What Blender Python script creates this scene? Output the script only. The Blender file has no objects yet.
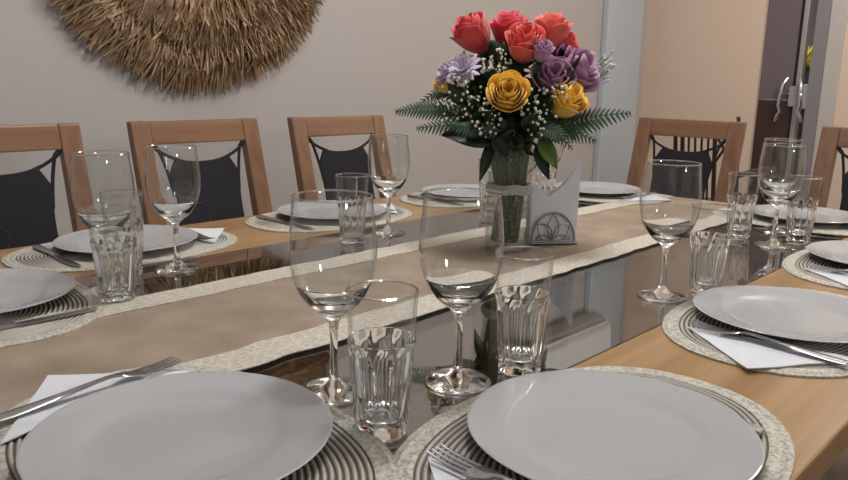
import bpy, bmesh, math, random
from mathutils import Vector, Matrix, noise
random.seed(7)
PI = math.pi
S = bpy.context.scene
COL = S.collection
T = 0.75                      # height of the table top

# ------------------------------------------------------------------ materials
def srgb(r, g, b):
    f = lambda c: (c/255/12.92) if c/255 <= .04045 else ((c/255+.055)/1.055)**2.4
    return (f(r), f(g), f(b), 1)

def mat(name):
    m = bpy.data.materials.new(name); m.use_nodes = True
    nt = m.node_tree
    for n in list(nt.nodes): nt.nodes.remove(n)
    out = nt.nodes.new('ShaderNodeOutputMaterial')
    return m, nt, out

def plain(name, col, rough=.5, metal=0, spec=.5, bump=None, var=None, sheen=0, sss=0):
    """principled; bump=(scale,strength,distance); var=(scale, colour2) noise mix"""
    m, nt, out = mat(name)
    p = nt.nodes.new('ShaderNodeBsdfPrincipled')
    p.inputs['Base Color'].default_value = col
    p.inputs['Roughness'].default_value = rough
    p.inputs['Metallic'].default_value = metal
    p.inputs['Specular IOR Level'].default_value = spec
    if sheen: p.inputs['Sheen Weight'].default_value = sheen
    nt.links.new(p.outputs[0], out.inputs[0])
    tc = nt.nodes.new('ShaderNodeTexCoord')
    if var:
        n = nt.nodes.new('ShaderNodeTexNoise'); n.inputs['Scale'].default_value = var[0]; n.inputs['Detail'].default_value = 4
        nt.links.new(tc.outputs['Object'], n.inputs['Vector'])
        r = nt.nodes.new('ShaderNodeMapRange'); r.inputs['From Min'].default_value = .35; r.inputs['From Max'].default_value = .65
        nt.links.new(n.outputs['Fac'], r.inputs['Value'])
        mx = nt.nodes.new('ShaderNodeMix'); mx.data_type = 'RGBA'
        mx.inputs[6].default_value = col; mx.inputs[7].default_value = var[1]
        nt.links.new(r.outputs[0], mx.inputs[0]); nt.links.new(mx.outputs[2], p.inputs['Base Color'])
    if bump:
        n = nt.nodes.new('ShaderNodeTexNoise'); n.inputs['Scale'].default_value = bump[0]; n.inputs['Detail'].default_value = 3
        nt.links.new(tc.outputs['Object'], n.inputs['Vector'])
        b = nt.nodes.new('ShaderNodeBump'); b.inputs['Strength'].default_value = bump[1]; b.inputs['Distance'].default_value = bump[2]
        nt.links.new(n.outputs['Fac'], b.inputs['Height']); nt.links.new(b.outputs[0], p.inputs['Normal'])
    return m

def wood(name, c1, c2, axis='X', rough=.3, scale=14):
    m, nt, out = mat(name)
    p = nt.nodes.new('ShaderNodeBsdfPrincipled'); p.inputs['Roughness'].default_value = rough
    nt.links.new(p.outputs[0], out.inputs[0])
    tc = nt.nodes.new('ShaderNodeTexCoord'); mp = nt.nodes.new('ShaderNodeMapping')
    sc = {'X': (.6, scale, scale), 'Y': (scale, .6, scale), 'Z': (scale, scale, .6)}[axis]
    mp.inputs['Scale'].default_value = sc
    nt.links.new(tc.outputs['Object'], mp.inputs[0])
    n = nt.nodes.new('ShaderNodeTexNoise'); n.inputs['Scale'].default_value = 2.2; n.inputs['Detail'].default_value = 6; n.inputs['Distortion'].default_value = .6
    nt.links.new(mp.outputs[0], n.inputs['Vector'])
    r = nt.nodes.new('ShaderNodeValToRGB'); r.color_ramp.elements[0].position = .32; r.color_ramp.elements[1].position = .68
    r.color_ramp.elements[0].color = c2; r.color_ramp.elements[1].color = c1
    nt.links.new(n.outputs['Fac'], r.inputs[0]); nt.links.new(r.outputs[0], p.inputs['Base Color'])
    b = nt.nodes.new('ShaderNodeBump'); b.inputs['Strength'].default_value = .15; b.inputs['Distance'].default_value = .002
    nt.links.new(n.outputs['Fac'], b.inputs['Height']); nt.links.new(b.outputs[0], p.inputs['Normal'])
    return m

def thin_glass(name, tint=(1, 1, 1, 1), f0=.04, rough=.0, gain=1.0, bump=None):
    """wall of clear glass: lets light straight through and mirrors more at grazing angles"""
    m, nt, out = mat(name)
    g = nt.nodes.new('ShaderNodeNewGeometry')
    d = nt.nodes.new('ShaderNodeVectorMath'); d.operation = 'DOT_PRODUCT'
    nt.links.new(g.outputs['Incoming'], d.inputs[0]); nt.links.new(g.outputs['Normal'], d.inputs[1])
    a = nt.nodes.new('ShaderNodeMath'); a.operation = 'ABSOLUTE'; nt.links.new(d.outputs['Value'], a.inputs[0])
    s = nt.nodes.new('ShaderNodeMath'); s.operation = 'SUBTRACT'; s.inputs[0].default_value = 1; nt.links.new(a.outputs[0], s.inputs[1])
    pw = nt.nodes.new('ShaderNodeMath'); pw.operation = 'POWER'; pw.inputs[1].default_value = 5; nt.links.new(s.outputs[0], pw.inputs[0])
    ma = nt.nodes.new('ShaderNodeMath'); ma.operation = 'MULTIPLY_ADD'; ma.use_clamp = True
    ma.inputs[1].default_value = (1-f0)*gain; ma.inputs[2].default_value = f0
    nt.links.new(pw.outputs[0], ma.inputs[0])
    t = nt.nodes.new('ShaderNodeBsdfTransparent'); t.inputs[0].default_value = tint
    gl = nt.nodes.new('ShaderNodeBsdfGlossy'); gl.inputs['Roughness'].default_value = rough
    if bump:
        tc = nt.nodes.new('ShaderNodeTexCoord')
        v = nt.nodes.new('ShaderNodeTexVoronoi'); v.inputs['Scale'].default_value = bump[0]
        nt.links.new(tc.outputs['Object'], v.inputs['Vector'])
        bp = nt.nodes.new('ShaderNodeBump'); bp.inputs['Strength'].default_value = bump[1]; bp.inputs['Distance'].default_value = bump[2]
        nt.links.new(v.outputs['Distance'], bp.inputs['Height']); nt.links.new(bp.outputs[0], gl.inputs['Normal'])
    mx = nt.nodes.new('ShaderNodeMixShader')
    nt.links.new(ma.outputs[0], mx.inputs[0]); nt.links.new(t.outputs[0], mx.inputs[1]); nt.links.new(gl.outputs[0], mx.inputs[2])
    nt.links.new(mx.outputs[0], out.inputs[0])
    return m

def solid_glass(name):
    m, nt, out = mat(name)
    p = nt.nodes.new('ShaderNodeBsdfPrincipled')
    p.inputs['Base Color'].default_value = (.97, .985, .985, 1); p.inputs['Roughness'].default_value = 0
    p.inputs['IOR'].default_value = 1.48; p.inputs['Transmission Weight'].default_value = 1
    nt.links.new(p.outputs[0], out.inputs[0])
    return m

def burlap():
    m, nt, out = mat('burlap')
    p = nt.nodes.new('ShaderNodeBsdfPrincipled'); p.inputs['Roughness'].default_value = .9; p.inputs['Specular IOR Level'].default_value = .1
    nt.links.new(p.outputs[0], out.inputs[0])
    tc = nt.nodes.new('ShaderNodeTexCoord')
    hs = []
    for ax in ('X', 'Y'):
        w = nt.nodes.new('ShaderNodeTexWave'); w.bands_direction = ax; w.inputs['Scale'].default_value = 160; w.inputs['Distortion'].default_value = 1.5; w.inputs['Detail'].default_value = 1
        nt.links.new(tc.outputs['Object'], w.inputs['Vector']); hs.append(w)
    mx = nt.nodes.new('ShaderNodeMath'); mx.operation = 'MAXIMUM'
    nt.links.new(hs[0].outputs['Fac'], mx.inputs[0]); nt.links.new(hs[1].outputs['Fac'], mx.inputs[1])
    n = nt.nodes.new('ShaderNodeTexNoise'); n.inputs['Scale'].default_value = 9; n.inputs['Detail'].default_value = 5
    nt.links.new(tc.outputs['Object'], n.inputs['Vector'])
    ad = nt.nodes.new('ShaderNodeMath'); ad.operation = 'MULTIPLY_ADD'; ad.inputs[1].default_value = .35
    nt.links.new(mx.outputs[0], ad.inputs[0]); nt.links.new(n.outputs['Fac'], ad.inputs[2])
    r = nt.nodes.new('ShaderNodeValToRGB'); r.color_ramp.elements[0].position = .35; r.color_ramp.elements[1].position = 1.0
    r.color_ramp.elements[0].color = srgb(132, 116, 101); r.color_ramp.elements[1].color = srgb(182, 164, 146)
    nt.links.new(ad.outputs[0], r.inputs[0]); nt.links.new(r.outputs[0], p.inputs['Base Color'])
    b = nt.nodes.new('ShaderNodeBump'); b.inputs['Strength'].default_value = .4; b.inputs['Distance'].default_value = .001
    nt.links.new(mx.outputs[0], b.inputs['Height']); nt.links.new(b.outputs[0], p.inputs['Normal'])
    return m

def lace():
    m, nt, out = mat('lace')
    p = nt.nodes.new('ShaderNodeBsdfPrincipled'); p.inputs['Roughness'].default_value = .85
    nt.links.new(p.outputs[0], out.inputs[0])
    tc = nt.nodes.new('ShaderNodeTexCoord'); mp = nt.nodes.new('ShaderNodeMapping'); mp.inputs['Scale'].default_value = (1, 1.6, 1)
    nt.links.new(tc.outputs['Object'], mp.inputs[0])
    v = nt.nodes.new('ShaderNodeTexVoronoi'); v.feature = 'DISTANCE_TO_EDGE'; v.inputs['Scale'].default_value = 75
    nt.links.new(mp.outputs[0], v.inputs['Vector'])
    r = nt.nodes.new('ShaderNodeValToRGB'); r.color_ramp.elements[0].position = .03; r.color_ramp.elements[1].position = .2
    r.color_ramp.elements[0].color = srgb(212, 205, 194); r.color_ramp.elements[1].color = srgb(192, 182, 166)
    nt.links.new(v.outputs['Distance'], r.inputs[0]); nt.links.new(r.outputs[0], p.inputs['Base Color'])
    b = nt.nodes.new('ShaderNodeBump'); b.inputs['Strength'].default_value = .6; b.inputs['Distance'].default_value = .001; b.invert = True
    nt.links.new(v.outputs['Distance'], b.inputs['Height']); nt.links.new(b.outputs[0], p.inputs['Normal'])
    return m

def woven(name, c1, c2, rings=True):
    """placemat: cream cord wound in ovals with darker gaps (u = ring coordinate in the UV map)"""
    m, nt, out = mat(name)
    p = nt.nodes.new('ShaderNodeBsdfPrincipled'); p.inputs['Roughness'].default_value = .55
    nt.links.new(p.outputs[0], out.inputs[0])
    uv = nt.nodes.new('ShaderNodeUVMap'); sp = nt.nodes.new('ShaderNodeSeparateXYZ'); nt.links.new(uv.outputs[0], sp.inputs[0])
    if rings:
        mu = nt.nodes.new('ShaderNodeMath'); mu.operation = 'MULTIPLY'; mu.inputs[1].default_value = 24*2*PI/1.0
        nt.links.new(sp.outputs[0], mu.inputs[0])
        co = nt.nodes.new('ShaderNodeMath'); co.operation = 'COSINE'; nt.links.new(mu.outputs[0], co.inputs[0])
        fac = co.outputs[0]; lo, hi = -.6, .5
    else:
        tc = nt.nodes.new('ShaderNodeTexCoord')
        v = nt.nodes.new('ShaderNodeTexVoronoi'); v.inputs['Scale'].default_value = 330; nt.links.new(tc.outputs['Object'], v.inputs['Vector'])
        fac = v.outputs['Color']; lo, hi = .25, .6
    r = nt.nodes.new('ShaderNodeMapRange'); r.inputs['From Min'].default_value = lo; r.inputs['From Max'].default_value = hi
    nt.links.new(fac, r.inputs['Value'])
    mx = nt.nodes.new('ShaderNodeMix'); mx.data_type = 'RGBA'; mx.inputs[6].default_value = c2; mx.inputs[7].default_value = c1
    nt.links.new(r.outputs[0], mx.inputs[0]); nt.links.new(mx.outputs[2], p.inputs['Base Color'])
    return m

M = {}
M['wall'] = plain('wall_paint', srgb(196, 190, 186), .8, bump=(60, .05, .002))
M['wall_cream'] = plain('cream_paint', srgb(230, 208, 188), .3, bump=(40, .05, .002), spec=.35)
M['white_paint'] = plain('cool_lit_white_paint', srgb(196, 206, 214), .45)  # white paint; the cool light on the pillar is put into this bluish tint
M['ceiling'] = plain('ceiling_paint', srgb(225, 222, 216), .9)
M['ac'] = plain('white_plastic', srgb(236, 238, 240), .4)
M['floor'] = plain('floor_tile', srgb(120, 104, 92), .35, var=(3, srgb(104, 88, 78)))
M['door_dark'] = plain('dark_door', srgb(116, 105, 109), .4)
M['door_brown'] = plain('dark_brown_panel', srgb(70, 48, 46), .4)
M['jamb'] = plain('grey_jamb', srgb(140, 136, 138), .5)
M['alu'] = plain('aluminium', srgb(190, 186, 184), .35, metal=.6)
M['black'] = plain('black_rubber', srgb(24, 22, 24), .6)
M['chrome'] = plain('chrome', (.8, .8, .82, 1), .12, metal=1)
M['steel'] = plain('steel', (.52, .52, .54, 1), .25, metal=1)
M['wire'] = plain('wire', (.33, .33, .34, 1), .35, metal=1)
M['table_x'] = wood('table_wood_x', srgb(182, 146, 104), srgb(154, 118, 78), 'X', .28)
M['table_y'] = wood('table_wood_y', srgb(182, 146, 104), srgb(154, 118, 78), 'Y', .28)
M['table_dark'] = wood('table_leg_wood', srgb(120, 78, 50), srgb(92, 58, 36), 'X', .4)
M['chair_z'] = wood('chair_wood_z', srgb(152, 114, 88), srgb(126, 90, 68), 'Z', .32)
M['chair_x'] = wood('chair_wood_x', srgb(154, 116, 88), srgb(126, 90, 68), 'X', .32)
M['fabric'] = plain('black_fabric', srgb(46, 45, 50), .85, bump=(300, .2, .001), spec=.2)
M['ring'] = plain('stitching', srgb(74, 73, 78), .8)
M['darkwood'] = plain('dark_stained_wood', srgb(58, 46, 44), .4)
M['ceramic'] = plain('white_ceramic', srgb(184, 185, 187), .09, spec=.5)
M['paper'] = plain('paper', srgb(226, 228, 234), .9, bump=(120, .15, .001))
M['burlap'] = burlap(); M['lace'] = lace()
M['cord'] = woven('woven_cord', srgb(196, 190, 178), srgb(104, 96, 88))
M['band'] = woven('lace_band', srgb(206, 202, 190), srgb(166, 160, 146), False)
M['glass'] = thin_glass('clear_glass', (.985, .99, .99, 1), .05, gain=1.2)
M['rim'] = thin_glass('glass_rim', (.95, .96, .96, 1), .45)
M['tglass'] = thin_glass('table_glass', (.80, .82, .83, 1), .36, gain=1.1)
M['vglass'] = thin_glass('vase_glass', (.92, .95, .93, 1), .08, bump=(120, 1.0, .006))
M['sglass'] = solid_glass('cut_glass')
M['tulle'] = plain('tulle', srgb(176, 178, 172), .9, bump=(80, .6, .004))
M['raffia'] = plain('raffia', srgb(188, 158, 124), .7, var=(26, srgb(142, 110, 80)))
M['raffia_back'] = plain('raffia_back', srgb(130, 98, 70), .8, var=(30, srgb(100, 72, 50)))
M['leaf'] = plain('leaf', srgb(44, 66, 40), .45, var=(20, srgb(30, 48, 30)))
M['leaf_dark'] = plain('dark_leaf', srgb(30, 42, 30), .4, var=(20, srgb(40, 56, 38)))
M['leaf_light'] = plain('light_leaf', srgb(96, 126, 58), .45)
M['fern'] = plain('fern_leaf', srgb(72, 98, 72), .55, var=(18, srgb(44, 68, 48)))
M['stem'] = plain('stem', srgb(66, 88, 52), .5)
M['white_flower'] = plain('white_floret', srgb(232, 230, 220), .8)
def petal(name, c, c2): return plain(name, c, .55, var=(45, c2), spec=.25, sheen=.3)
M['red'] = petal('red_petal', srgb(208, 60, 66), srgb(222, 88, 82))
M['pinkred'] = petal('pinkish_red_petal', srgb(214, 48, 78), srgb(228, 84, 96))
M['coral'] = petal('coral_petal', srgb(232, 88, 82), srgb(240, 124, 104))
M['yellow'] = petal('yellow_petal', srgb(255, 212, 92), srgb(252, 196, 66))
M['lilac'] = petal('lilac_petal', srgb(222, 208, 226), srgb(204, 186, 212))
M['mauve'] = petal('mauve_petal', srgb(190, 146, 176), srgb(170, 124, 158))
M['lemon'] = plain('lemon_bloom', srgb(196, 190, 70), .7)

# ------------------------------------------------------------------ helpers
def tag(o, label=None, cat=None, group=None, kind=None):
    if label: o['label'] = label
    if cat: o['category'] = cat
    if group: o['group'] = group
    if kind: o['kind'] = kind
    return o
def empty(name, loc=(0, 0, 0), rz=0, label=None, cat=None, group=None):
    o = bpy.data.objects.new(name, None); o.empty_display_size = .05
    o.location = loc; o.rotation_euler = (0, 0, rz); COL.objects.link(o)
    return tag(o, label, cat, group)

class MB:
    """collects vertices and faces of ONE mesh"""
    def __init__(s): s.v = []; s.f = []; s.uv = None
    def add(s, vs, fs):
        n = len(s.v); s.v += [tuple(v) for v in vs]; s.f += [tuple(i+n for i in f) for f in fs]
    def box(s, a, b, mtx=None):
        x0, y0, z0 = a; x1, y1, z1 = b
        vs = [Vector(p) for p in ((x0,y0,z0),(x1,y0,z0),(x1,y1,z0),(x0,y1,z0),(x0,y0,z1),(x1,y0,z1),(x1,y1,z1),(x0,y1,z1))]
        if mtx: vs = [mtx @ v for v in vs]
        s.add(vs, [(3,2,1,0),(4,5,6,7),(0,1,5,4),(1,2,6,5),(2,3,7,6),(3,0,4,7)])
    def bar(s, p0, p1, w, d, side=Vector((1, 0, 0))):
        """rectangular bar from p0 to p1: w along `side`, d across"""
        p0 = Vector(p0); p1 = Vector(p1); ax = (p1-p0).normalized()
        sd = (side - ax*side.dot(ax)).normalized(); up = ax.cross(sd)
        vs = [p + sd*a*w/2 + up*b*d/2 for p in (p0, p1) for a, b in ((-1,-1),(1,-1),(1,1),(-1,1))]
        s.add(vs, [(3,2,1,0),(4,5,6,7),(0,1,5,4),(1,2,6,5),(2,3,7,6),(3,0,4,7)])
    def lathe(s, prof, n=32, close=True, c=(0, 0, 0), mtx=None):
        """prof: list of (r,z); a closed profile loop when close"""
        base = len(s.v); k = len(prof); vs = []
        for i in range(n):
            a = 2*PI*i/n
            for r, z in prof: 
                v = Vector((c[0]+r*math.cos(a), c[1]+r*math.sin(a), c[2]+z))
                vs.append(mtx @ v if mtx else v)
        fs = []
        for i in range(n):
            j = (i+1) % n
            for q in range(k if close else k-1):
                w = (q+1) % k
                if prof[q][0] < 1e-6 and prof[w][0] < 1e-6: continue
                fs.append((i*k+q, j*k+q, j*k+w, i*k+w))
        s.add(vs, fs)
    def tube(s, pts, rad, n=8, cap=True):
        pts = [Vector(p) for p in pts]; k = len(pts)
        if not hasattr(rad, '__len__'): rad = [rad]*k
        vs = []; prev = None
        for i, p in enumerate(pts):
            t = (pts[min(i+1, k-1)] - pts[max(i-1, 0)]).normalized()
            if prev is None:
                u = t.orthogonal().normalized()
            else:
                u = (prev - t*prev.dot(t)).normalized()
            prev = u; w = t.cross(u)
            for j in range(n):
                a = 2*PI*j/n; vs.append(p + (u*math.cos(a) + w*math.sin(a))*rad[i])
        fs = [(i*n+j, i*n+(j+1) % n, (i+1)*n+(j+1) % n, (i+1)*n+j) for i in range(k-1) for j in range(n)]
        if cap: fs += [tuple(range(n))[::-1], tuple((k-1)*n+j for j in range(n))]
        s.add(vs, fs)
    def grid(s, fn, nu, nv):
        vs = [fn(i/nu, j/nv) for i in range(nu+1) for j in range(nv+1)]
        fs = [(i*(nv+1)+j, (i+1)*(nv+1)+j, (i+1)*(nv+1)+j+1, i*(nv+1)+j+1) for i in range(nu) for j in range(nv)]
        s.add(vs, fs)
    def slab(s, outline, z0, z1, fn=lambda x, y, z: Vector((x, y, z))):
        """polygon outline (ccw, 2d) given a thickness"""
        n = len(outline)
        vs = [fn(x, y, z0) for x, y in outline] + [fn(x, y, z1) for x, y in outline]
        fs = [tuple(range(n))[::-1], tuple(range(n, 2*n))] + [(i, (i+1) % n, n+(i+1) % n, n+i) for i in range(n)]
        s.add(vs, fs)
    def sphere(s, c, r, seg=8, rings=5, sc=(1, 1, 1)):
        c = Vector(c); vs = []; 
        for i in range(1, rings):
            t = PI*i/rings
            for j in range(seg):
                a = 2*PI*j/seg; vs.append(c + Vector((r*sc[0]*math.sin(t)*math.cos(a), r*sc[1]*math.sin(t)*math.sin(a), r*sc[2]*math.cos(t))))
        top = len(vs); vs += [c+Vector((0, 0, r*sc[2])), c-Vector((0, 0, r*sc[2]))]
        fs = [(i*seg+j, (i+1)*seg+j, (i+1)*seg+(j+1) % seg, i*seg+(j+1) % seg) for i in range(rings-2) for j in range(seg)]
        fs += [(top, j, (j+1) % seg) for j in range(seg)] + [(top+1, (rings-2)*seg+(j+1) % seg, (rings-2)*seg+j) for j in range(seg)]
        s.add(vs, fs)
    def build(s, name, m, parent=None, smooth=True, bevel=0, solid=0, sub=0, sharp=40):
        me = bpy.data.meshes.new(name); me.from_pydata(s.v, [], s.f)
        if s.uv is not None:
            l = me.uv_layers.new(name='UVMap')
            for i, lp in enumerate(me.loops): l.data[i].uv = s.uv[lp.vertex_index]
        bm = bmesh.new(); bm.from_mesh(me)
        bmesh.ops.recalc_face_normals(bm, faces=bm.faces[:])
        bm.to_mesh(me); bm.free()
        me.materials.append(m)
        o = bpy.data.objects.new(name, me); COL.objects.link(o)
        if parent: o.parent = parent
        if smooth:
            for p in me.polygons: p.use_smooth = True
            me.set_sharp_from_angle(angle=math.radians(sharp))
        if solid:
            md = o.modifiers.new('thickness', 'SOLIDIFY'); md.thickness = solid; md.offset = 0
        if bevel:
            md = o.modifiers.new('bevel', 'BEVEL'); md.width = bevel; md.segments = 2; md.limit_method = 'ANGLE'
        if sub:
            md = o.modifiers.new('subdivision', 'SUBSURF'); md.levels = sub; md.render_levels = sub
        return o

def copy_thing(root, loc, rz, label, group=None):
    r = root.copy(); COL.objects.link(r); r.location = loc; r.rotation_euler = (0, 0, rz)
    r['label'] = label
    if group: r['group'] = group
    for ch in root.children:
        c = ch.copy(); COL.objects.link(c); c.parent = r
        for g in ch.children:
            d = g.copy(); COL.objects.link(d); d.parent = c
    return r
class Repeats:
    """first call moves the prototype, later calls copy it"""
    def __init__(s, proto): s.p = proto; s.used = False
    def put(s, loc, rz, label, group):
        if not s.used:
            s.used = True; s.p.location = loc; s.p.rotation_euler = (0, 0, rz); s.p['label'] = label; s.p['group'] = group
            return s.p
        return copy_thing(s.p, loc, rz, label, group)

def bez(p0, p1, p2, n=10):
    p0, p1, p2 = Vector(p0), Vector(p1), Vector(p2)
    return [p0*(1-t)**2 + p1*2*t*(1-t) + p2*t*t for t in [i/n for i in range(n+1)]]
def frame(axis, hint=Vector((0, 0, 1))):
    z = Vector(axis).normalized()
    if abs(z.dot(hint)) > .98: hint = Vector((1, 0, 0))
    x = hint.cross(z).normalized(); y = z.cross(x)
    return Matrix((x, y, z)).transposed()

# ------------------------------------------------------------------ room
X0, X1, Y0, Y1, H = -2.6, 4.75, -3.6, 2.5, 2.6
def struct(name, mb, m, label, cat, parent=None, **k):
    o = mb.build(name, m, parent, smooth=False, **k)
    return tag(o, label, cat, kind='structure')
b = MB(); b.box((X0-.1, Y0-.1, -.1), (8.2, Y1+.1, 0)); struct('floor', b, M['floor'], 'brown tiled floor under the dining table', 'floor')
b = MB(); b.box((X0-.1, Y0-.1, H), (8.2, Y1+.1, H+.1)); struct('ceiling', b, M['ceiling'], 'plain white ceiling over the dining room', 'ceiling')
b = MB(); b.box((X0-.1, Y1, 0), (8.2, Y1+.1, H)); struct('wall_back', b, M['wall'], 'plain grey wall behind the far row of chairs', 'wall')
b = MB(); b.box((X0-.1, Y0-.1, 0), (8.2, Y0, H)); struct('wall_front', b, M['wall'], 'plain grey wall behind the camera', 'wall')
b = MB(); b.box((X0-.1, Y0, 0), (X0, Y1, H)); struct('wall_left', b, M['wall'], 'plain grey wall to the left of the dining table', 'wall')
DY0, DY1 = 1.37, 1.735        # doorway in the right-hand wall
b = MB(); b.box((X1, DY1, 0), (X1+.12, Y1, H)); b.box((X1, Y0, 0), (X1+.12, DY0, H)); b.box((X1, DY0, 2.25), (X1+.12, DY1, H))
struct('wall_right', b, M['wall_cream'], 'cream wall lit warmly beyond the far end of the table', 'wall')
b = MB(); b.box((4.17, Y1-.05, 0), (4.60, Y1, H)); struct('trim_1', b, M['white_paint'], 'white pillar with painted-in cool light at the corner of the grey and cream walls', 'trim', bevel=.01)
b = MB(); b.box((X1-.015, 1.285, 0), (X1, DY0, 2.3)); struct('trim_2', b, M['wall'], 'pale casing on the right of the dark doorway', 'trim', bevel=.004)
b = MB(); b.box((X1-.01, DY0, 0), (X1+.13, 1.447, 2.25)); struct('trim_3', b, M['jamb'], 'wide grey door jamb of the dark doorway', 'trim', bevel=.004)
b = MB(); b.box((8.1, Y0, 0), (8.2, Y1, H)); struct('wall_far', b, M['jamb'], 'grey wall of the room beyond the doorway', 'wall')
# door leaf with stile, rubber seal and chrome lever handles
door = tag(empty('door_1', (X1+.03, 1.628, 0)), 'dark glazed door leaf with pale metal edge and chrome handles', 'door', kind='structure')
b = MB(); b.box((0, -.085, 1.02), (.035, .105, 2.24)); b.build('upper_panel', M['door_dark'], door, smooth=False)
b = MB(); b.box((0, -.085, .01), (.035, .105, 1.015)); b.build('lower_panel', M['door_brown'], door, smooth=False)
b = MB(); b.box((0, -.105, .01), (.035, -.085, 2.24)); b.build('rubber_seal', M['black'], door, smooth=False)
b = MB(); b.box((-.012, -.132, .01), (.05, -.105, 2.24)); b.build('edge_stile', M['alu'], door, smooth=False, bevel=.003)
b = MB(); b.box((-.02, -.125, .98), (-.012, -.075, 1.10)); lk = b.build('lock_plate', M['alu'], door, smooth=False, bevel=.004)
for sgn in (1, -1):
    b = MB(); yc = -.10
    b.tube([(-.03, yc+sgn*.035, 1.15), (-.055, yc+sgn*.05, 1.11), (-.06, yc+sgn*.056, 1.05), (-.06, yc+sgn*.062, .99), (-.055, yc+sgn*.05, .95), (-.06, yc+sgn*.066, .92), (-.05, yc+sgn*.075, .89)], [.008, .011, .012, .012, .011, .011, .007], 8)
    b.tube([(-.06, yc+sgn*.056, 1.05), (-.012, yc+sgn*.02, 1.05)], .008, 8)
    b.build('door_handle', M['chrome'], door)
# sideboard with a plant and a white bowl in the room beyond
sb = empty('cabinet', (6.6, 2.02, 0), 0, 'white-topped dark cabinet glimpsed through the doorway', 'cabinet')
b = MB(); b.box((-.25, -.4, .08), (.25, .4, .93)); b.build('body', M['door_brown'], sb, smooth=False, bevel=.01)
b = MB(); b.box((-.27, -.42, .93), (.27, .42, 1.12)); b.build('top', M['white_paint'], sb, smooth=False, bevel=.004)
for sx in (-.2, .2):
    for sy in (-.35, .35):
        b = MB(); b.box((sx-.025, sy-.025, 0), (sx+.025, sy+.025, .08)); b.build('leg', M['darkwood'], sb, smooth=False)

ac = empty('air_conditioner', (3.86, Y1, 1.90), 0, 'white split air conditioner high on the grey wall, mirrored in the glass table top', 'air conditioner')
b = MB(); b.slab([(0, 0), (-.13, .0), (-.19, .06), (-.20, .27), (-.18, .285), (0, .285)], -.40, .36, lambda y, z, x: Vector((x, y, z))); b.build('body', M['ac'], ac, smooth=False, bevel=.01)
b = MB(); b.box((-.36, -.175, .018), (.32, -.125, .03)); b.build('air_outlet_flap', M['ac'], ac, smooth=False)

# ------------------------------------------------------------------ dining table
TX0, TX1, TY0, TY1 = .15, 2.19, .172, 1.59
GX0, GX1, GY0, GY1 = .434, 1.906, .459, 1.284
tb = empty('dining_table', ((TX0+TX1)/2, (TY0+TY1)/2, 0), 0, 'large honey-coloured wooden dining table with an inset glass top', 'table')
cx, cy = tb.location.x, tb.location.y
def loc(b): 
    b.v = [(x-cx, y-cy, z) for x, y, z in b.v]; return b
for y0, y1 in ((TY0, GY0), (GY1, TY1)):
    b = MB(); b.box((TX0, y0, T-.035), (TX1, y1, T)); loc(b).build('border_board', M['table_x'], tb, smooth=False, bevel=.003)
for x0, x1 in ((TX0, GX0), (GX1, TX1)):
    b = MB(); b.box((x0, GY0+.001, T-.035), (x1, GY1-.001, T)); loc(b).build('border_board', M['table_y'], tb, smooth=False, bevel=.003)
b = MB(); b.box((GX0+.002, GY0+.002, T-.010), (GX1-.002, GY1-.002, T-.0005)); loc(b).build('glass_top', M['tglass'], tb, smooth=False)
for a, c in (((TX0+.05, TY0+.05), (TX1-.05, TY0+.075)), ((TX0+.05, TY1-.075), (TX1-.05, TY1-.05)), ((TX0+.05, TY0+.075), (TX0+.075, TY1-.075)), ((TX1-.075, TY0+.075), (TX1-.05, TY1-.075))):
    b = MB(); b.box((a[0], a[1], T-.125), (c[0], c[1], T-.035)); loc(b).build('apron', M['table_dark'], tb, smooth=False, bevel=.003)
for sx in (TX0+.05, TX1-.14):
    for sy in (TY0+.05, TY1-.14):
        b = MB(); b.box((sx, sy, 0), (sx+.09, sy+.09, T-.035)); loc(b).build('leg', M['table_dark'], tb, smooth=False, bevel=.006)
for x in (GX0-.02, GX1-.02):
    b = MB(); b.box((x, TY0+.075, T-.075), (x+.04, TY1-.075, T-.035)); loc(b).build('cross_rail', M['table_dark'], tb, smooth=False)

# runner: burlap with a lace strip along both edges, hanging over both ends
run = empty('table_runner', (1.17, .9025, T), 0, 'beige burlap table runner with cream lace edges along the table', 'table runner')
def runner_strip(ya, yb, zoff, amp):
    L = TX1-TX0+.012; drop = .16
    def fn(u, v, up):
        s = -drop + u*(L+2*drop); y = ya + (yb-ya)*v
        w = amp*(noise.noise(Vector((s*7, y*16, 3)))*.5+.5) if 0 < s < L else 0
        ed = .006*noise.noise(Vector((s*22, ya*7, 0)))
        if s < 0: p = Vector((-L/2-.001-zoff-up*.0014, y, s*1.0))
        elif s > L: p = Vector((L/2+.001+zoff+up*.0014, y, L-s))
        else: p = Vector((s-L/2, y, zoff + w + up*.0014))
        if v in (0, 1): p.y += ed
        return p
    b = MB(); nu, nv = 200, 10
    b.grid(lambda u, v: fn(u, v, 0), nu, nv); n = len(b.v); b.grid(lambda u, v: fn(u, v, 1), nu, nv)
    rim = [i*(nv+1) for i in range(nu+1)] + [nu*(nv+1)+j for j in range(1, nv+1)] + [i*(nv+1)+nv for i in range(nu-1, -1, -1)] + list(range(nv-1, 0, -1))
    b.f += [(rim[i], rim[(i+1) % len(rim)], n+rim[(i+1) % len(rim)], n+rim[i]) for i in range(len(rim))]
    return b
runner_strip(-.128, .128, .0006, .0022).build('burlap_cloth', M['burlap'], run)
runner_strip(-.183, -.120, .0022, .0020).build('lace_edge', M['lace'], run)
runner_strip(.120, .183, .0022, .0020).build('lace_edge', M['lace'], run)

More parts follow.
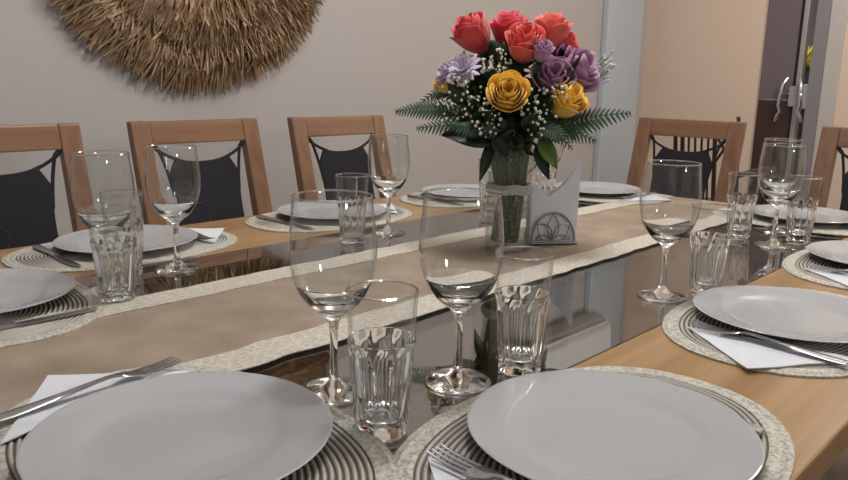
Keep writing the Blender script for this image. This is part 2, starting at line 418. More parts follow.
# ------------------------------------------------------------------ place settings (prototypes; seat frame: u right, v towards the table centre)
MA, MBB = .225, .155
def oval(t, a, c, e=2.3):
    ct, st = math.cos(t), math.sin(t)
    return (a*math.copysign(abs(ct)**(2/e), ct), c*math.copysign(abs(st)**(2/e), st))
def make_mat():
    root = empty('placemat', (0, 0, 0)); tag(root, cat='placemat')
    n = 96
    def ringmesh(s0, s1, k, h):
        b = MB(); b.uv = []
        ss = [s0+(s1-s0)*i/k for i in range(k+1)]
        loops = [(s, h(s)) for s in ss] + [(s, 0.0) for s in reversed(ss)]
        for s, z in loops:
            a, c = MBB*(s-1)+MA, MBB*s
            if s < .02: a = MA-MBB
            for i in range(n):
                x, y = oval(2*PI*i/n, max(a, .001), max(c, .0005)); b.v.append((x, y, z)); b.uv.append((s, i/n))
        m = len(loops)
        for q in range(m):
            w = (q+1) % m
            for i in range(n):
                j = (i+1) % n; b.f.append((q*n+i, q*n+j, w*n+j, w*n+i))
        return b
    ringmesh(.02, .86, 130, lambda s: .0030 + .0011*math.cos(24*2*PI*s)).build('woven_centre', M['cord'], root)
    ringmesh(.86, 1.0, 10, lambda s: .0034 + (.0006*math.sin((s-.86)*70) if s < .97 else -.001)).build('lace_band', M['band'], root)
    return root
def make_plate():
    b = MB(); r = .136
    top = [(0, .0075), (.05, .0075), (.078, .0078), (.086, .0090), (.092, .0112), (.098, .0128), (.115, .0148), (r-.004, .0172), (r-.001, .0180)]
    bot = [(r, .0172), (r-.003, .0152), (.115, .0122), (.10, .0098), (.090, .0060), (.082, .0030), (.080, 0), (.074, 0), (.072, .0035), (.04, .004), (0, .004)]
    b.lathe(top+bot, 80, close=False)
    o = b.build('dinner_plate', M['ceramic'], sharp=60); tag(o, cat='plate'); return o
def spline(pts, n):
    """catmull-rom through pts"""
    P = [pts[0]]+list(pts)+[pts[-1]]; out = []
    for i in range(1, len(P)-2):
        for k in range(n):
            t = k/n; a, b_, c, d = P[i-1], P[i], P[i+1], P[i+2]
            out.append(tuple(.5*((2*b_[q])+(-a[q]+c[q])*t+(2*a[q]-5*b_[q]+4*c[q]-d[q])*t*t+(-a[q]+3*b_[q]-3*c[q]+d[q])*t**3) for q in range(len(b_))))
    out.append(tuple(pts[-1])); return out
def strip(sec):
    """flat bar along v: sections (v, half width, z centre, half thickness)"""
    b = MB(); vs = []; n = 8
    for v, w, z, h in sec:
        for j in range(n):
            a = 2*PI*j/n; ca, sa = math.cos(a), math.sin(a)
            vs.append((w*math.copysign(abs(ca)**.7, ca), v, z+h*math.copysign(abs(sa)**.7, sa)))
    k = len(sec)
    fs = [(i*n+j, i*n+(j+1) % n, (i+1)*n+(j+1) % n, (i+1)*n+j) for i in range(k-1) for j in range(n)]
    fs += [tuple(range(n))[::-1], tuple((k-1)*n+j for j in range(n))]
    b.add(vs, fs); return b
def make_fork():
    root = empty('table_fork'); tag(root, cat='fork')
    strip(spline([(-.108, .0075, .0022, .0016), (-.09, .0088, .0024, .0017), (-.05, .0065, .0045, .0017), (0, .0036, .0085, .0018), (.018, .0040, .0085, .0016), (.030, .0095, .0060, .0013), (.042, .0118, .0036, .0012), (.050, .0118, .0030, .0011)], 5)).build('handle', M['steel'], root)
    for i in range(4):
        x = (i-1.5)*.0062
        b = strip(spline([(.046, .0020, .0032, .0011), (.065, .0019, .0030, .0010), (.082, .0016, .0042, .0009), (.094, .0008, .0062, .0006)], 4))
        b.v = [(p[0]+x, p[1], p[2]) for p in b.v]; b.build('tine', M['steel'], root)
    return root
def make_knife():
    root = empty('table_knife'); tag(root, cat='knife')
    strip(spline([(-.112, .0080, .0032, .0030), (-.09, .0088, .0034, .0032), (-.03, .0062, .0034, .0032), (-.005, .0060, .0034, .0030)], 5)).build('handle', M['steel'], root)
    b = MB(); out = [(-.006, -.006), (.006, -.006), (.0085, .02), (.0090, .06), (.0080, .085), (.003, .102), (-.004, .108), (-.006, .09)]
    b.slab(out, .0025, .0038); b.build('blade', M['steel'], root, smooth=False)
    return root
def make_napkin(seed):
    rnd = random.Random(seed); b = MB(); k = rnd.uniform(-.008, .008)
    # folded triangle: two plies with a lifted corner
    A, B, Cc = Vector((.035, -.120, 0)), Vector((-.005, .094, 0)), Vector((-.098+k, -.030, 0))
    n = 8
    def pt(i, j, up):
        u, v = i/n, j/n
        p = A*(1-u)*(1) + (B*(1-v) + Cc*v)*u
        z = .0006 + up + .0035*max(0, noise.noise(Vector((p.x*28, p.y*18, seed))))
        return Vector((p.x, p.y, z))
    for up0, up1 in ((0, .0012), ):
        idx0 = len(b.v)
        vs = [pt(i, j, up0) for i in range(n+1) for j in range(n+1)] + [pt(i, j, up1) for i in range(n+1) for j in range(n+1)]
        N = (n+1)*(n+1); q = lambda i, j: i*(n+1)+j
        fs = []
        for i in range(n):
            for j in range(n):
                f = (q(i, j), q(i+1, j), q(i+1, j+1), q(i, j+1)) if i else (q(0, 0), q(1, j), q(1, j+1))
                fs.append(f[::-1]); fs.append(tuple(N+x for x in f))
        edge = [q(i, 0) for i in range(1, n+1)] + [q(n, j) for j in range(1, n+1)] + [q(i, n) for i in range(n-1, 0, -1)]
        ring = [q(0, 0)] + edge
        fs += [(ring[i], ring[(i+1) % len(ring)], N+ring[(i+1) % len(ring)], N+ring[i]) for i in range(len(ring))]
        b.add(vs, fs)
    o = b.build('paper_napkin', M['paper'], smooth=False); tag(o, cat='napkin'); return o
def make_wine():
    root = empty('wine_glass'); tag(root, cat='wine glass')
    b = MB(); b.lathe([(0, 0), (.036, 0), (.0385, .0012), (.037, .0028), (.028, .0045), (.014, .0080), (.0075, .013), (.0055, .018), (0, .018)], 48, close=False); b.build('foot', M['sglass'], root, sharp=70)
    b = MB(); b.lathe([(0, .0178), (.0055, .0178), (.0048, .03), (.0042, .05), (.0045, .07), (.0062, .082), (.011, .0890), (.020, .0950), (.0286, .1035), (.036, .1140), (.0413, .1250), (.0400, .1256), (.0338, .1150), (.0250, .1062), (.0150, .1005), (0, .0985)], 40, close=False); b.build('stem', M['sglass'], root, sharp=70)
    out = [(.0414, .1258), (.0437, .133), (.0455, .141), (.0474, .157), (.0470, .172), (.0455, .188), (.0438, .204), (.0425, .2195)]
    b = MB(); inn = [(r-.0011, z) for r, z in out]
    b.lathe(out+[(.0420, .2206)]+inn[::-1], 56, close=True); b.build('bowl', M['glass'], root, sharp=70)
    b = MB(); rr = .0420; b.lathe([(rr+.0011*math.cos(a), .2200+.0011*math.sin(a)) for a in [2*PI*i/8 for i in range(8)]], 56); b.build('rim', M['rim'], root)
    return root
def make_tumbler():
    root = empty('tumbler'); tag(root, cat='tumbler')
    # fluted lower body, solid glass with a thick base
    nf, per = 10, 8; n = nf*per; b = MB(); rows = []
    zs = [0, .003, .010, .02, .04, .06, .076, .084, .089, .093, .097]
    for z in zs:
        row = []
        for i in range(n):
            t = (i % per)/per; q = 2*t-1
            R = .0255 + .0075*(z/.097)
            ztop = .095 - .014*q*q
            d = 0
            if .006 < z: d = .0026*(1-q*q)*min(1, max(0, (ztop-z)/.006))*min(1, (z-.006)/.006)
            if z == 0: R -= .0015
            a = 2*PI*i/n; row.append((( R-d)*math.cos(a), (R-d)*math.sin(a), z))
        rows.append(row)
    for z, r in ((.0972, .0300), (.06, .0272), (.03, .0242), (.020, .0220), (.0165, .016), (.0155, .006)):
        rows.append([(r*math.cos(2*PI*i/n), r*math.sin(2*PI*i/n), z) for i in range(n)])
    for row in rows: b.v += row
    for k in range(len(rows)-1):
        for i in range(n):
            j = (i+1) % n; b.f.append((k*n+i, k*n+j, (k+1)*n+j, (k+1)*n+i))
    b.f.append(tuple(range(n))[::-1]); b.f.append(tuple((len(rows)-1)*n+i for i in range(n)))
    b.build('fluted_base', M['sglass'], root, sharp=30)
    out = [(.0322, .0972), (.0326, .11), (.0338, .13), (.0348, .1445)]
    b = MB(); b.lathe(out+[(r-.0020, z) for r, z in out[::-1]], 48, close=True); b.build('upper_wall', M['glass'], root, sharp=70)
    b = MB(); rr = .0338; b.lathe([(rr+.0012*math.cos(a), .1448+.0012*math.sin(a)) for a in [2*PI*i/8 for i in range(8)]], 48); b.build('rim', M['rim'], root)
    return root

P = dict(mat=Repeats(make_mat()), plate=Repeats(make_plate()), fork=Repeats(make_fork()), knife=Repeats(make_knife()), wine=Repeats(make_wine()), tumbler=Repeats(make_tumbler()))
NAP = [Repeats(make_napkin(3))]
NAMES = dict(
    mat='oval woven placemat with cream lace border', plate='round white dinner plate', fork='steel table fork',
    knife='steel table knife', nap='folded white paper napkin', wine='empty clear stemmed wine glass', tumbler='empty clear fluted tumbler')
GRP = dict(mat='oval woven placemats', plate='white dinner plates', fork='table forks', knife='table knives', nap='folded paper napkins', wine='wine glasses', tumbler='fluted tumblers')
# seat: x, y, rotation, lift of the mat (runner underneath), place words, wine xy, tumbler xy, words for the two glasses
SEATS = [
 ('N1', .589, .326, 0, 0, 'at the front right place nearest the camera', (.609, .524), (.691, .497), 'standing centre front, its stem before the dark glass', 'just right of the centre front wine glass'),
 ('N2', 1.120, .326, 0, 0, 'second along the right long side', (1.118, .525), (1.203, .489), 'standing alone left of the right-hand tumblers', 'low on the right, just behind the second right-hand plate'),
 ('N3', 1.62, .326, 0, 0, 'third along the right side, cut by photo edge', (1.675, .542), (1.776, .522), 'front one of the overlapping pair at the right', 'at the right, beside the pair of overlapping wine glasses'),
 ('L1', .3036, .591, -PI/2, .0022, 'at the bottom left in the foreground', (.489, .601), (.462, .495), 'tall in the foreground, left of centre', 'in the foreground between the two large plates'),
 ('L2', .3036, 1.208, -PI/2, .0022, 'cut by the left photo edge', (.489, 1.175), (.466, 1.095), 'leftmost, partly behind the two left tumblers', 'at the left, front one of two overlapping tumblers'),
 ('F1', .640, 1.437, PI, 0, 'at the far side before the leftmost chair', (.630, 1.217), (.546, 1.238), 'before the second chair from the left', 'at the left, rear one of two overlapping tumblers'),
 ('F2', 1.168, 1.437, PI, 0, 'before the third chair from left', (1.141, 1.203), (1.010, 1.176), 'between the third chair and the bouquet', 'seen just above the tall foreground wine glass'),
 ('F3', 1.687, 1.437, PI, 0, 'half hidden behind the flower vase', (1.655, 1.21), (1.50, 1.195), 'half hidden between vase and napkin holder', 'hidden behind the left side of the vase'),
 ('R1', 2.043, 1.2055, PI/2, .0022, 'just right of the napkin holder', (1.86, 1.27), (1.735, 1.19), 'hidden behind fern and napkins at the far end', 'hidden behind the white napkins'),
 ('R2', 2.043, .593, PI/2, .0022, 'behind the right-hand pair of glasses', (1.852, .602), (1.727, .638), 'rear one of the overlapping pair at the right', 'tallest on the right, behind the second tumbler'),
]
for k, x, y, r, lift, words, wxy, txy, ww, tw in SEATS:
    c, s = math.cos(r), math.sin(r)
    W = lambda u, v: (x+u*c-v*s, y+u*s+v*c)
    z = T+.0004+lift
    P['mat'].put((x, y, z), r, NAMES['mat']+' '+words, GRP['mat'])
    P['plate'].put((x+{'N3': .025, 'N1': .009}.get(k, 0), y-(.004 if k == 'N1' else 0), z+.0042), r, NAMES['plate']+' '+words, GRP['plate'])
    jit = random.uniform(-.006, .006); fu = -.172 if k == 'L1' else -.135
    nz = z+.0043
    NAP[0].put((*W(-.15 if k == 'L1' else fu, 0), nz), r+jit*4, NAMES['nap']+' under the fork '+words, GRP['nap'])
    P['fork'].put((*W(fu+jit*.5, -.004), nz+.0042), r+(.09 if k == 'L1' else jit*6), NAMES['fork']+' '+words, GRP['fork'])
    P['knife'].put((*W({'N1': .131, 'F1': .140, 'F2': .150, 'L2': .155, 'L1': .128}.get(k, .145), -.075 if k == 'L1' else .008), z+.0040), r+jit*5, NAMES['knife']+' '+words, GRP['knife'])
    P['wine'].put((*wxy, T+.0004), random.uniform(0, 6), NAMES['wine']+' '+ww, GRP['wine'])
    P['tumbler'].put((*txy, T+.0004), random.uniform(0, 6), NAMES['tumbler']+' '+tw, GRP['tumbler'])

# ------------------------------------------------------------------ chairs
def make_chair():
    root = empty('dining_chair'); tag(root, cat='chair')
    zb, zt, w, st = .45, .970, .402, .054
    yb = lambda z: -.20-.24*(z-.45) if z > .45 else -.20-.10*(.45-z)
    bk = lambda x, z, off=0: Vector((x, yb(z)+off, z))
    for s in (-1, 1):
        xs = s*(w/2-st/2)
        b = MB(); pts = [(xs, yb(0), 0), (xs, yb(.45), .45), (xs, yb(zt), zt)]
        vs = []
        for p, d in ((pts[0], .034), (pts[1], .044), (pts[2], .030)):
            for a, q in ((-1, -1), (1, -1), (1, 1), (-1, 1)): vs.append((p[0]+a*st/2, p[1]+q*d/2, p[2]))
        fs = [(3,2,1,0), (8,9,10,11)] + [(l*4+i, l*4+(i+1) % 4, l*4+4+(i+1) % 4, l*4+4+i) for l in (0, 1) for i in range(4)]
        b.add(vs, fs); b.build('back_post', M['chair_z'], root, smooth=False, bevel=.005)
        b = MB(); b.box((s*(w/2-.022)-.022, .165, 0), (s*(w/2-.022)+.022, .21, .42)); b.build('front_leg', M['chair_z'], root, smooth=False, bevel=.004)
        b = MB(); b.box((s*(w/2-.022)-.014, -.18, .36), (s*(w/2-.022)+.014, .166, .42)); b.build('side_rail', M['chair_z'], root, smooth=False, bevel=.003)
    b = MB(); h = .064; x = w/2-st+.0005
    vs = [bk(sx*x, zz, o) for zz in (zt-h, zt-.001) for sx, o in ((-1, -.013), (1, -.013), (1, .013), (-1, .013))]
    b.add(vs, [(3,2,1,0), (4,5,6,7), (0,1,5,4), (1,2,6,5), (2,3,7,6), (3,0,4,7)]); b.build('top_rail', M['chair_x'], root, smooth=False, bevel=.004)
    b = MB(); vs = [bk(sx*x, zz, o) for zz in (.50, .55) for sx, o in ((-1, -.012), (1, -.012), (1, .012), (-1, .012))]
    b.add(vs, [(3,2,1,0), (4,5,6,7), (0,1,5,4), (1,2,6,5), (2,3,7,6), (3,0,4,7)]); b.build('lower_rail', M['chair_x'], root, smooth=False, bevel=.004)
    b = MB(); b.box((-x, .17, .36), (x, .20, .42)); b.build('front_rail', M['chair_x'], root, smooth=False, bevel=.003)
    b = MB(); b.box((-w/2+.004, -.17, .42), (w/2-.004, .215, .475)); b.build('seat', M['fabric'], root, smooth=True, bevel=.018)
    # black sling back: concave top and sides, straps to the corners
    ax, zc, z0 = w/2-st, zt-h, .55                       # opening
    side = lambda t: ax - .004 - .040*math.sin(PI*min(1, t*.85+.05))**.8        # t 0 at top .. 1 at bottom
    topz = lambda x: zc - .052 + .050*(abs(x)/ax)**2.4
    tS = .25; zS = zc-tS*(zc-z0)
    out = []
    N = 14
    shx = ax-.064
    for i in range(N+1):
        xx = shx*(1-2*i/N); out.append((xx, topz(xx)))
    for i in range(N+1):
        t = tS+(1-tS)*i/N; out.append((-side(t), zc-t*(zc-z0)))
    for i in range(N+1):
        t = 1-(1-tS)*i/N; out.append((side(t), zc-t*(zc-z0)))
    b = MB(); b.slab(out, -.005, .005, lambda x, z, o: bk(x, z, o+.004)); pan = b.build('back_panel', M['fabric'], root, smooth=False)
    for s in (-1, 1):
        b = MB(); pts = [bk(s*ax, zc+.002, .004)] + [bk(s*xx, topz(xx)-.003, .004) for xx in [ax-.012, ax-.028, ax-.046, ax-.062, ax-.078]]
        b.tube(pts, [.006, .005, .0045, .0045, .005, .004], 6); b.build('corner_strap', M['fabric'], root)
        b = MB(); pts = [bk(s*(ax-.002), zc+.002, .004)] + [bk(s*(side(t)), zc-t*(zc-z0), .004) for t in (.04, .10, .17, .24, .31, .40)]
        b.tube(pts, [.006, .005, .0045, .0045, .0045, .0045, .004], 6); b.build('side_strap', M['fabric'], root)
    b = MB(); c = Vector((.075, 0, .70)); pts = [(.040+.033*math.cos(a), .706+.033*math.sin(a)) for a in [2*PI*i/28 for i in range(29)]]
    b.tube([bk(px, pz, .010) for px, pz in pts], .0012, 5, cap=False); b.build('stitched_ring', M['ring'], root)
    return root
CH = Repeats(make_chair())
g = 'wooden dining chairs with black sling backs'
CH.put((.570, 1.653, 0), PI, 'wooden chair with black sling back, leftmost, cut by the photo edge', g)
CH.put((1.104, 1.653, 0), PI, 'wooden chair with black sling back, second from left by the grey wall', g)
CH.put((1.634, 1.653, 0), PI, 'wooden chair with black sling back, third from left, left of the bouquet', g)
CH.put((2.343, 1.200, 0), PI/2, 'wooden chair with black sling back at the far end, right of the napkin holder', g)
CH.put((2.343, .550, 0), PI/2, 'wooden chair with black sling back at the far end, cut by the right photo edge', g)

# dark spindle-back armchair beyond the far end
sc = empty('spindle_chair', (3.72, 1.61, 0), 0, 'dark wooden spindle-back armchair behind the far end chair', 'chair')
for y in (-.19, .13):
    b = MB(); b.tube([(.10, y, 0), (.05, y, .44), (-.03, y, .93 if y < 0 else .90)], [.014, .015, .010], 8); b.sphere((-.035, y, .94 if y < 0 else .90), .011); b.build('back_post', M['darkwood'], sc)
    b = MB(); b.tube([(.44, y, 0), (.42, y, .44)], [.015, .018], 8); b.build('front_leg', M['darkwood'], sc)
    b = MB(); b.tube([(.01, y*1.08, .66), (.2, y*1.25, .68), (.40, y*1.25, .67)], .014, 8); b.tube([(.38, y*1.25, .66), (.40, y, .45)], .011, 8); b.build('arm', M['darkwood'], sc)
for i in range(6):
    y = -.075+.034*i; b = MB(); b.tube([(.05, y, .46), (-.02, y, .89)], .006 if 0 < i < 5 else .011, 6); b.build('spindle', M['darkwood'], sc)
b = MB(); b.box((-.045, -.19, .875), (-.015, .13, .91)); b.build('top_rail', M['darkwood'], sc, smooth=False, bevel=.006)
b = MB(); b.box((.02, -.22, .43), (.46, .23, .465)); b.build('seat', M['darkwood'], sc, smooth=False, bevel=.012)
for a, c in (((-.18, .87), (-.07, .70)), ((-.07, .87), (-.18, .70))):
    b = MB(); f = lambda z: .05-.08*(z-.46)/.45
    b.tube([(f(a[1]), a[0], a[1]), (f(c[1]), c[0], c[1])], .007, 6); b.build('cross_brace', M['darkwood'], sc)

# ------------------------------------------------------------------ raffia wall hanging
hat = empty('raffia_wall_hanging', (1.405, Y1, T+.885), 0, 'big round shaggy straw-coloured raffia disc hanging on the grey wall', 'wall hanging')
b = MB(); b.lathe([(0, -.02), (.30, -.02), (.52, -.005), (.52, 0), (0, 0)], 48, close=False, mtx=Matrix.Rotation(-PI/2, 4, 'X') @ Matrix.Scale(-1, 4, (0, 0, 1)))
b.v = [(x, -abs(y)-.002, z) for x, y, z in b.v]; b.build('backing', M['raffia_back'], hat)
def fringe(n, r0, r1, d0, d1, seed):
    rnd = random.Random(seed); b = MB()
    for i in range(n):
        a = rnd.uniform(0, 2*PI); ra = rnd.uniform(*r0); rb = rnd.uniform(*r1)
        da = rnd.uniform(*d0); db = rnd.uniform(*d1); a2 = a+rnd.gauss(0, .085)+.05*noise.noise(Vector((a*9, seed, 0))); w = rnd.choice((.0016, .0022, .0032, .0050))*rnd.uniform(.8, 1.2)
        P0 = Vector((ra*math.cos(a), -da, ra*math.sin(a))); P2 = Vector((rb*math.cos(a2), -db, rb*math.sin(a2)))
        P1 = (P0+P2)/2 + Vector((rnd.gauss(0, .014), -rnd.uniform(.0, .045), rnd.gauss(0, .014)))
        b.tube([P0, P1, P2], [w*.8, w, w*.35], 3, cap=False)
    return b
fringe(4600, (.34, .44), (.52, .615), (.04, .10), (.01, .06), 1).build('outer_fringe', M['raffia'], hat)
fringe(4200, (.06, .34), (.40, .455), (.09, .15), (.08, .13), 2).build('inner_fringe', M['raffia'], hat)

# ------------------------------------------------------------------ vase and bouquet
VX, VY = 1.204, .911
vz = T+.0062
va = empty('flower_vase', (VX, VY, vz), 0, 'clear glass vase with dimpled sides holding the bouquet', 'vase')
out = [(.0, 0), (.040, 0), (.045, .004), (.0465, .012), (.047, .05), (.0465, .095), (.0435, .116), (.042, .126), (.0435, .140), (.0475, .165), (.051, .19), (.0525, .205)]
inn = [(r-.0025, z) for r, z in out[3:]][::-1]
b = MB(); b.lathe(out+inn+[(.03, .010), (0, .010)], 56, close=False); b.build('glass_body', M['vglass'], va, sharp=60)
b = MB()
for k in range(3):
    zz = .118+.006*k
    b.lathe([(.0458+.0026*math.cos(a)+.0015*math.sin(k*2), zz+.0040*math.sin(a)) for a in [2*PI*i/8 for i in range(8)]], 40)
b.v = [(x*(1+.05*noise.noise(Vector((x*60, y*60, z*150)))), y*(1+.05*noise.noise(Vector((x*60, y*60, z*150)))), z+.004*noise.noise(Vector((x*45, y*45, 2)))) for x, y, z in b.v]
b.build('tulle_ribbon', M['tulle'], va)
RR = Vector((.603, -.797, 0)).normalized(); TC = Vector((-.797, -.603, 0)).normalized(); UP = Vector((0, 0, 1))
def B(a, h, c=0): return Vector((VX, VY, T)) + RR*a + UP*h + TC*c
def dirv(a, h, c): return (RR*a + UP*h + TC*c).normalized()
cnt = [0]
def stem_path(end, tang=None):
    cnt[0] += 1; k = cnt[0]
    ang = k*2.39996; rb = .006+.034*((k*.618) % 1)**.6; e = Vector(end)
    foot = Vector((VX+rb*math.cos(ang), VY+rb*math.sin(ang), vz+.014))
    d = Vector((e.x-VX, e.y-VY, 0)); d = d.normalized() if d.length > 1e-4 else Vector((0, 0, 0))
    rm = .006+.026*((k*.382) % 1)
    neck = Vector((VX, VY, vz+.126)) + d*rm*.9 + Vector((.004*math.cos(ang), .004*math.sin(ang), 0))
    mouth = Vector((VX, VY, vz+.20)) + d*(rm+.008)
    return spline([tuple(foot), tuple(foot*.5+neck*.5), tuple(neck), tuple(mouth), tuple((mouth*.45+e*.55)+UP*.012), tuple(e)], 4)
def thing_at(name, pos, label, cat, group): return empty(name, pos, 0, label, cat, group)
def rel(b, pos):
    p = Vector(pos); b.v = [tuple(Vector(v)-p) for v in b.v]; return b

def rose_petals(b, base, axis, size, openness=.6, layers=5, seed=0):
    rnd = random.Random(seed); F = frame(axis); R = size/2; Hh = size*.95
    for L in range(layers):
        n = (2, 3, 4, 5, 5, 6)[L]; f = (L+1)/layers
        rad = R*(.16+.62*f*(.75+.35*openness)); hh = Hh*(1.0-.20*f*f*openness-.03*L)
        fl = .04+.55*openness*f**2.2
        for i in range(n):
            th = 2*PI*i/n + L*1.1 + rnd.uniform(-.15, .15); hw = PI/n*1.25 if L > 0 else PI*.62
            def fn(u, v):
                q = 2*u-1
                ang = th+q*hw*(.55+.45*math.sin(PI*min(1, v*.75+.12)))
                prof = (.30+.70*math.sin(PI/2*min(1, v*1.5)))
                r = rad*prof + R*fl*max(0, v-.55)**1.5*2.0*(1-.25*q*q)
                r += R*.012*math.sin(q*3+L)*v
                z = hh*(v - .11*v*q*q) - (R*.35*openness*f)*max(0, v-.8)**1.2*(1+q*q)
                return Vector(base) + F @ Vector((r*math.cos(ang), r*math.sin(ang), z))
            b.grid(fn, 6, 7)
def sepals(b, base, axis, size):
    F = frame(axis); R = size/2
    for i in range(5):
        th = 2*PI*i/5
        b.grid(lambda u, v: Vector(base)+F @ Vector(((R*.15+R*.75*v)*math.cos(th)-math.sin(th)*(2*u-1)*R*.18*(1-v), (R*.15+R*.75*v)*math.sin(th)+math.cos(th)*(2*u-1)*R*.18*(1-v), R*(-.1+.3*v))), 2, 4)
    b.sphere(Vector(base)-Vector(axis).normalized()*R*.1, R*.3, 8, 6)
def rose(pos, axis, size, m, label, openness=.5, seed=0, layers=4, cat='rose', name='rose'):
    base = Vector(pos) - Vector(axis).normalized()*size*.45
    r = thing_at(name, base, label, cat, 'flowers of the bouquet')
    b = MB(); rose_petals(b, base, axis, size, openness, layers, seed); rel(b, base).build('bloom', m, r, solid=.0008, sharp=180)
    b = MB(); sepals(b, base, axis, size); rel(b, base).build('sepals', M['leaf'], r, solid=.0006)
    b = MB(); b.tube(stem_path(base), .0046, 6); rel(b, base).build('stem', M['stem'], r)
    return r
rose(B(-.083, .430, .0), dirv(-.55, .75, .3), .090, M['red'], 'red rose at the upper left of the bouquet, side view', .5, 1)
rose(B(-.012, .438, -.03), dirv(-.15, 1, .2), .088, M['pinkred'], 'pinkish red rose at the top left of the bouquet', .5, 2)
rose(B(.017, .411, .05), dirv(.05, .75, .65), .086, M['coral'], 'coral rose in the top middle of the bouquet, facing front', .5, 3, 5)
rose(B(.068, .433, -.01), dirv(.15, 1, .2), .088, M['coral'], 'coral rose at the highest right of the bouquet', .4, 4)
rose(B(.088, .411, -.03), dirv(.7, .7, .2), .074, M['red'], 'small red rose at the upper right edge of the bouquet', .5, 5)
rose(B(-.010, .318, .095), dirv(.02, .45, .9), .086, M['yellow'], 'open yellow rose in the middle front of the bouquet', .6, 6, 6)
rose(B(.098, .307, .05), dirv(.45, .6, .6), .086, M['yellow'], 'yellow rose at the lower right of the bouquet', .5, 7, 5)
rose(B(-.140, .332, -.01), dirv(-.7, .5, .4), .044, M['yellow'], 'small yellow rose bud at the left edge of the bouquet', .2, 8, 4)
rose(B(.114, .362, .01), dirv(.6, .55, .5), .098, M['mauve'], 'ruffled mauve bloom at the right edge of the bouquet', .95, 9, 5, 'flower', 'lisianthus')
rose(B(.072, .350, .045), dirv(.1, .6, .8), .078, M['mauve'], 'mauve bloom right of the middle yellow rose', .9, 10, 4, 'flower', 'lisianthus')
rose(B(.050, .398, .075), dirv(.2, .8, .5), .046, M['mauve'], 'small mauve bud between the coral roses', .5, 11, 4, 'flower', 'lisianthus')
def daisy(pos, axis, size, m, label, seed):
    pos = Vector(pos); F = frame(axis); rnd = random.Random(seed); base = pos-Vector(axis).normalized()*.012
    r = thing_at('chrysanthemum', base, label, 'flower', 'flowers of the bouquet')
    b = MB()
    for L in range(3):
        n = (9, 12, 14)[L]; ln = size*.5*(.62, .85, 1.0)[L]; lift = (1.0, .55, .12)[L]
        for i in range(n):
            th = 2*PI*i/n+L*.3+rnd.uniform(-.1, .1); w = size*.075*rnd.uniform(.8, 1.2); e = rnd.uniform(.85, 1.1)
            def fn(u, v):
                q = 2*u-1; ww = w*math.sin(PI*min(.97, v*.82+.1))
                x = ln*e*v*(1-.35*lift*v); z = ln*lift*v*.8 + w*.4*q*q*v
                return pos+F @ Vector((x*math.cos(th)-q*ww*math.sin(th), x*math.sin(th)+q*ww*math.cos(th), z))
            b.grid(fn, 2, 5)
    rel(b, base).build('petals', m, r, solid=.0006, sharp=180)
    b = MB(); b.sphere(pos, size*.08); rel(b, base).build('centre', M['leaf_light'], r)
    b = MB(); b.tube(stem_path(base), .0040, 6); rel(b, base).build('stem', M['stem'], r)
daisy(B(-.096, .362, .045), dirv(-.35, .55, .75), .082, M['lilac'], 'pale lilac fringed bloom at the left, under the red rose', 1)
daisy(B(-.132, .354, .02), dirv(-.75, .45, .5), .062, M['lilac'], 'pale lilac fringed bloom at the far left of the bouquet', 2)

def breath(pos, rad, n, label, seed):
    rnd = random.Random(seed); pos = Vector(pos); base = Vector((VX, VY, T+.215)) + (pos-Vector((VX, VY, T+.215)))*.45
    base.z -= .01
    r = thing_at('babys_breath_spray', base, label, 'flower spray', "white filler sprays of the bouquet")
    bs = MB(); bf = MB(); bs.tube(stem_path(base), .0013, 5)
    for i in range(n):
        d = Vector((rnd.gauss(0, 1), rnd.gauss(0, 1), rnd.gauss(0, 1))); d = d.normalized()*rad*rnd.uniform(.35, 1)
        e = pos + d; mid = base*.4+(pos+d*.4)*.6
        bs.tube(bez(base, mid, e, 4), [.0009, .0008, .0007, .0006, .0005], 4, cap=False)
        bf.sphere(e, rnd.uniform(.0020, .0037), 7, 5)
    rel(bs, base).build('stems', M['stem'], r)
    o = rel(bf, base).build('florets', M['white_flower'], r); o['kind'] = 'stuff'
breath(B(-.098, .292, .07), .056, 70, "cloud of tiny white blossoms at the left above the fern", 1)
breath(B(-.055, .276, .10), .042, 44, "tiny white blossoms left of the middle yellow rose", 2)
breath(B(-.034, .380, .055), .038, 40, "tiny white blossoms under the two upper red roses", 3)
breath(B(.052, .300, .09), .040, 40, "tiny white blossoms between the two large yellow roses", 4)
breath(B(.085, .325, .085), .028, 18, "few tiny white blossoms over the right yellow rose", 5)
breath(B(.172, .372, -.02), .044, 30, "sparse airy blossoms at the right edge by the pillar", 6)
breath(B(.050, .262, .10), .032, 22, "tiny white blossoms low at the right of the stems", 7)

def fern(pts, width, label, n=20, m='fern', droop=.3):
    end = Vector(pts[0]); path = [Vector(p) for p in spline([tuple(p) for p in pts], 8)]
    r = thing_at('fern_frond', end, label, 'fern', 'fern fronds of the bouquet')
    b = MB(); b.tube(stem_path(end)[:-1]+[tuple(p) for p in path], .0012, 5); rel(b, end).build('rachis', M['stem'], r)
    b = MB(); K = len(path)-1
    for i in range(n):
        f = .08+.9*i/(n-1); idx = f*K; k = min(int(idx), K-1); p = path[k].lerp(path[k+1], idx-k)
        t = (path[k+1]-path[k]).normalized(); sd2 = t.cross(UP*.45+TC*.9).normalized()
        ln = width*math.sin(PI*min(1, .22+.74*(f)))**.8*(1.02-.2*f)
        for s in (-1, 1):
            d = (sd2*s*.85 + t*.55 + UP*(-droop*.35+.25*s*0)).normalized(); w = ln*.26+.0018
            nrm = t
            def fn(u, v):
                ww = w*math.sin(PI*min(.985, v*.8+.2))**.7*(1-.3*v)
                return p + d*ln*v + nrm*(2*u-1)*ww*.5 - UP*droop*ln*.5*v*v
            b.grid(fn, 2, 4)
    rel(b, end).build('leaflets', M[m], r, solid=.0005, sharp=180)
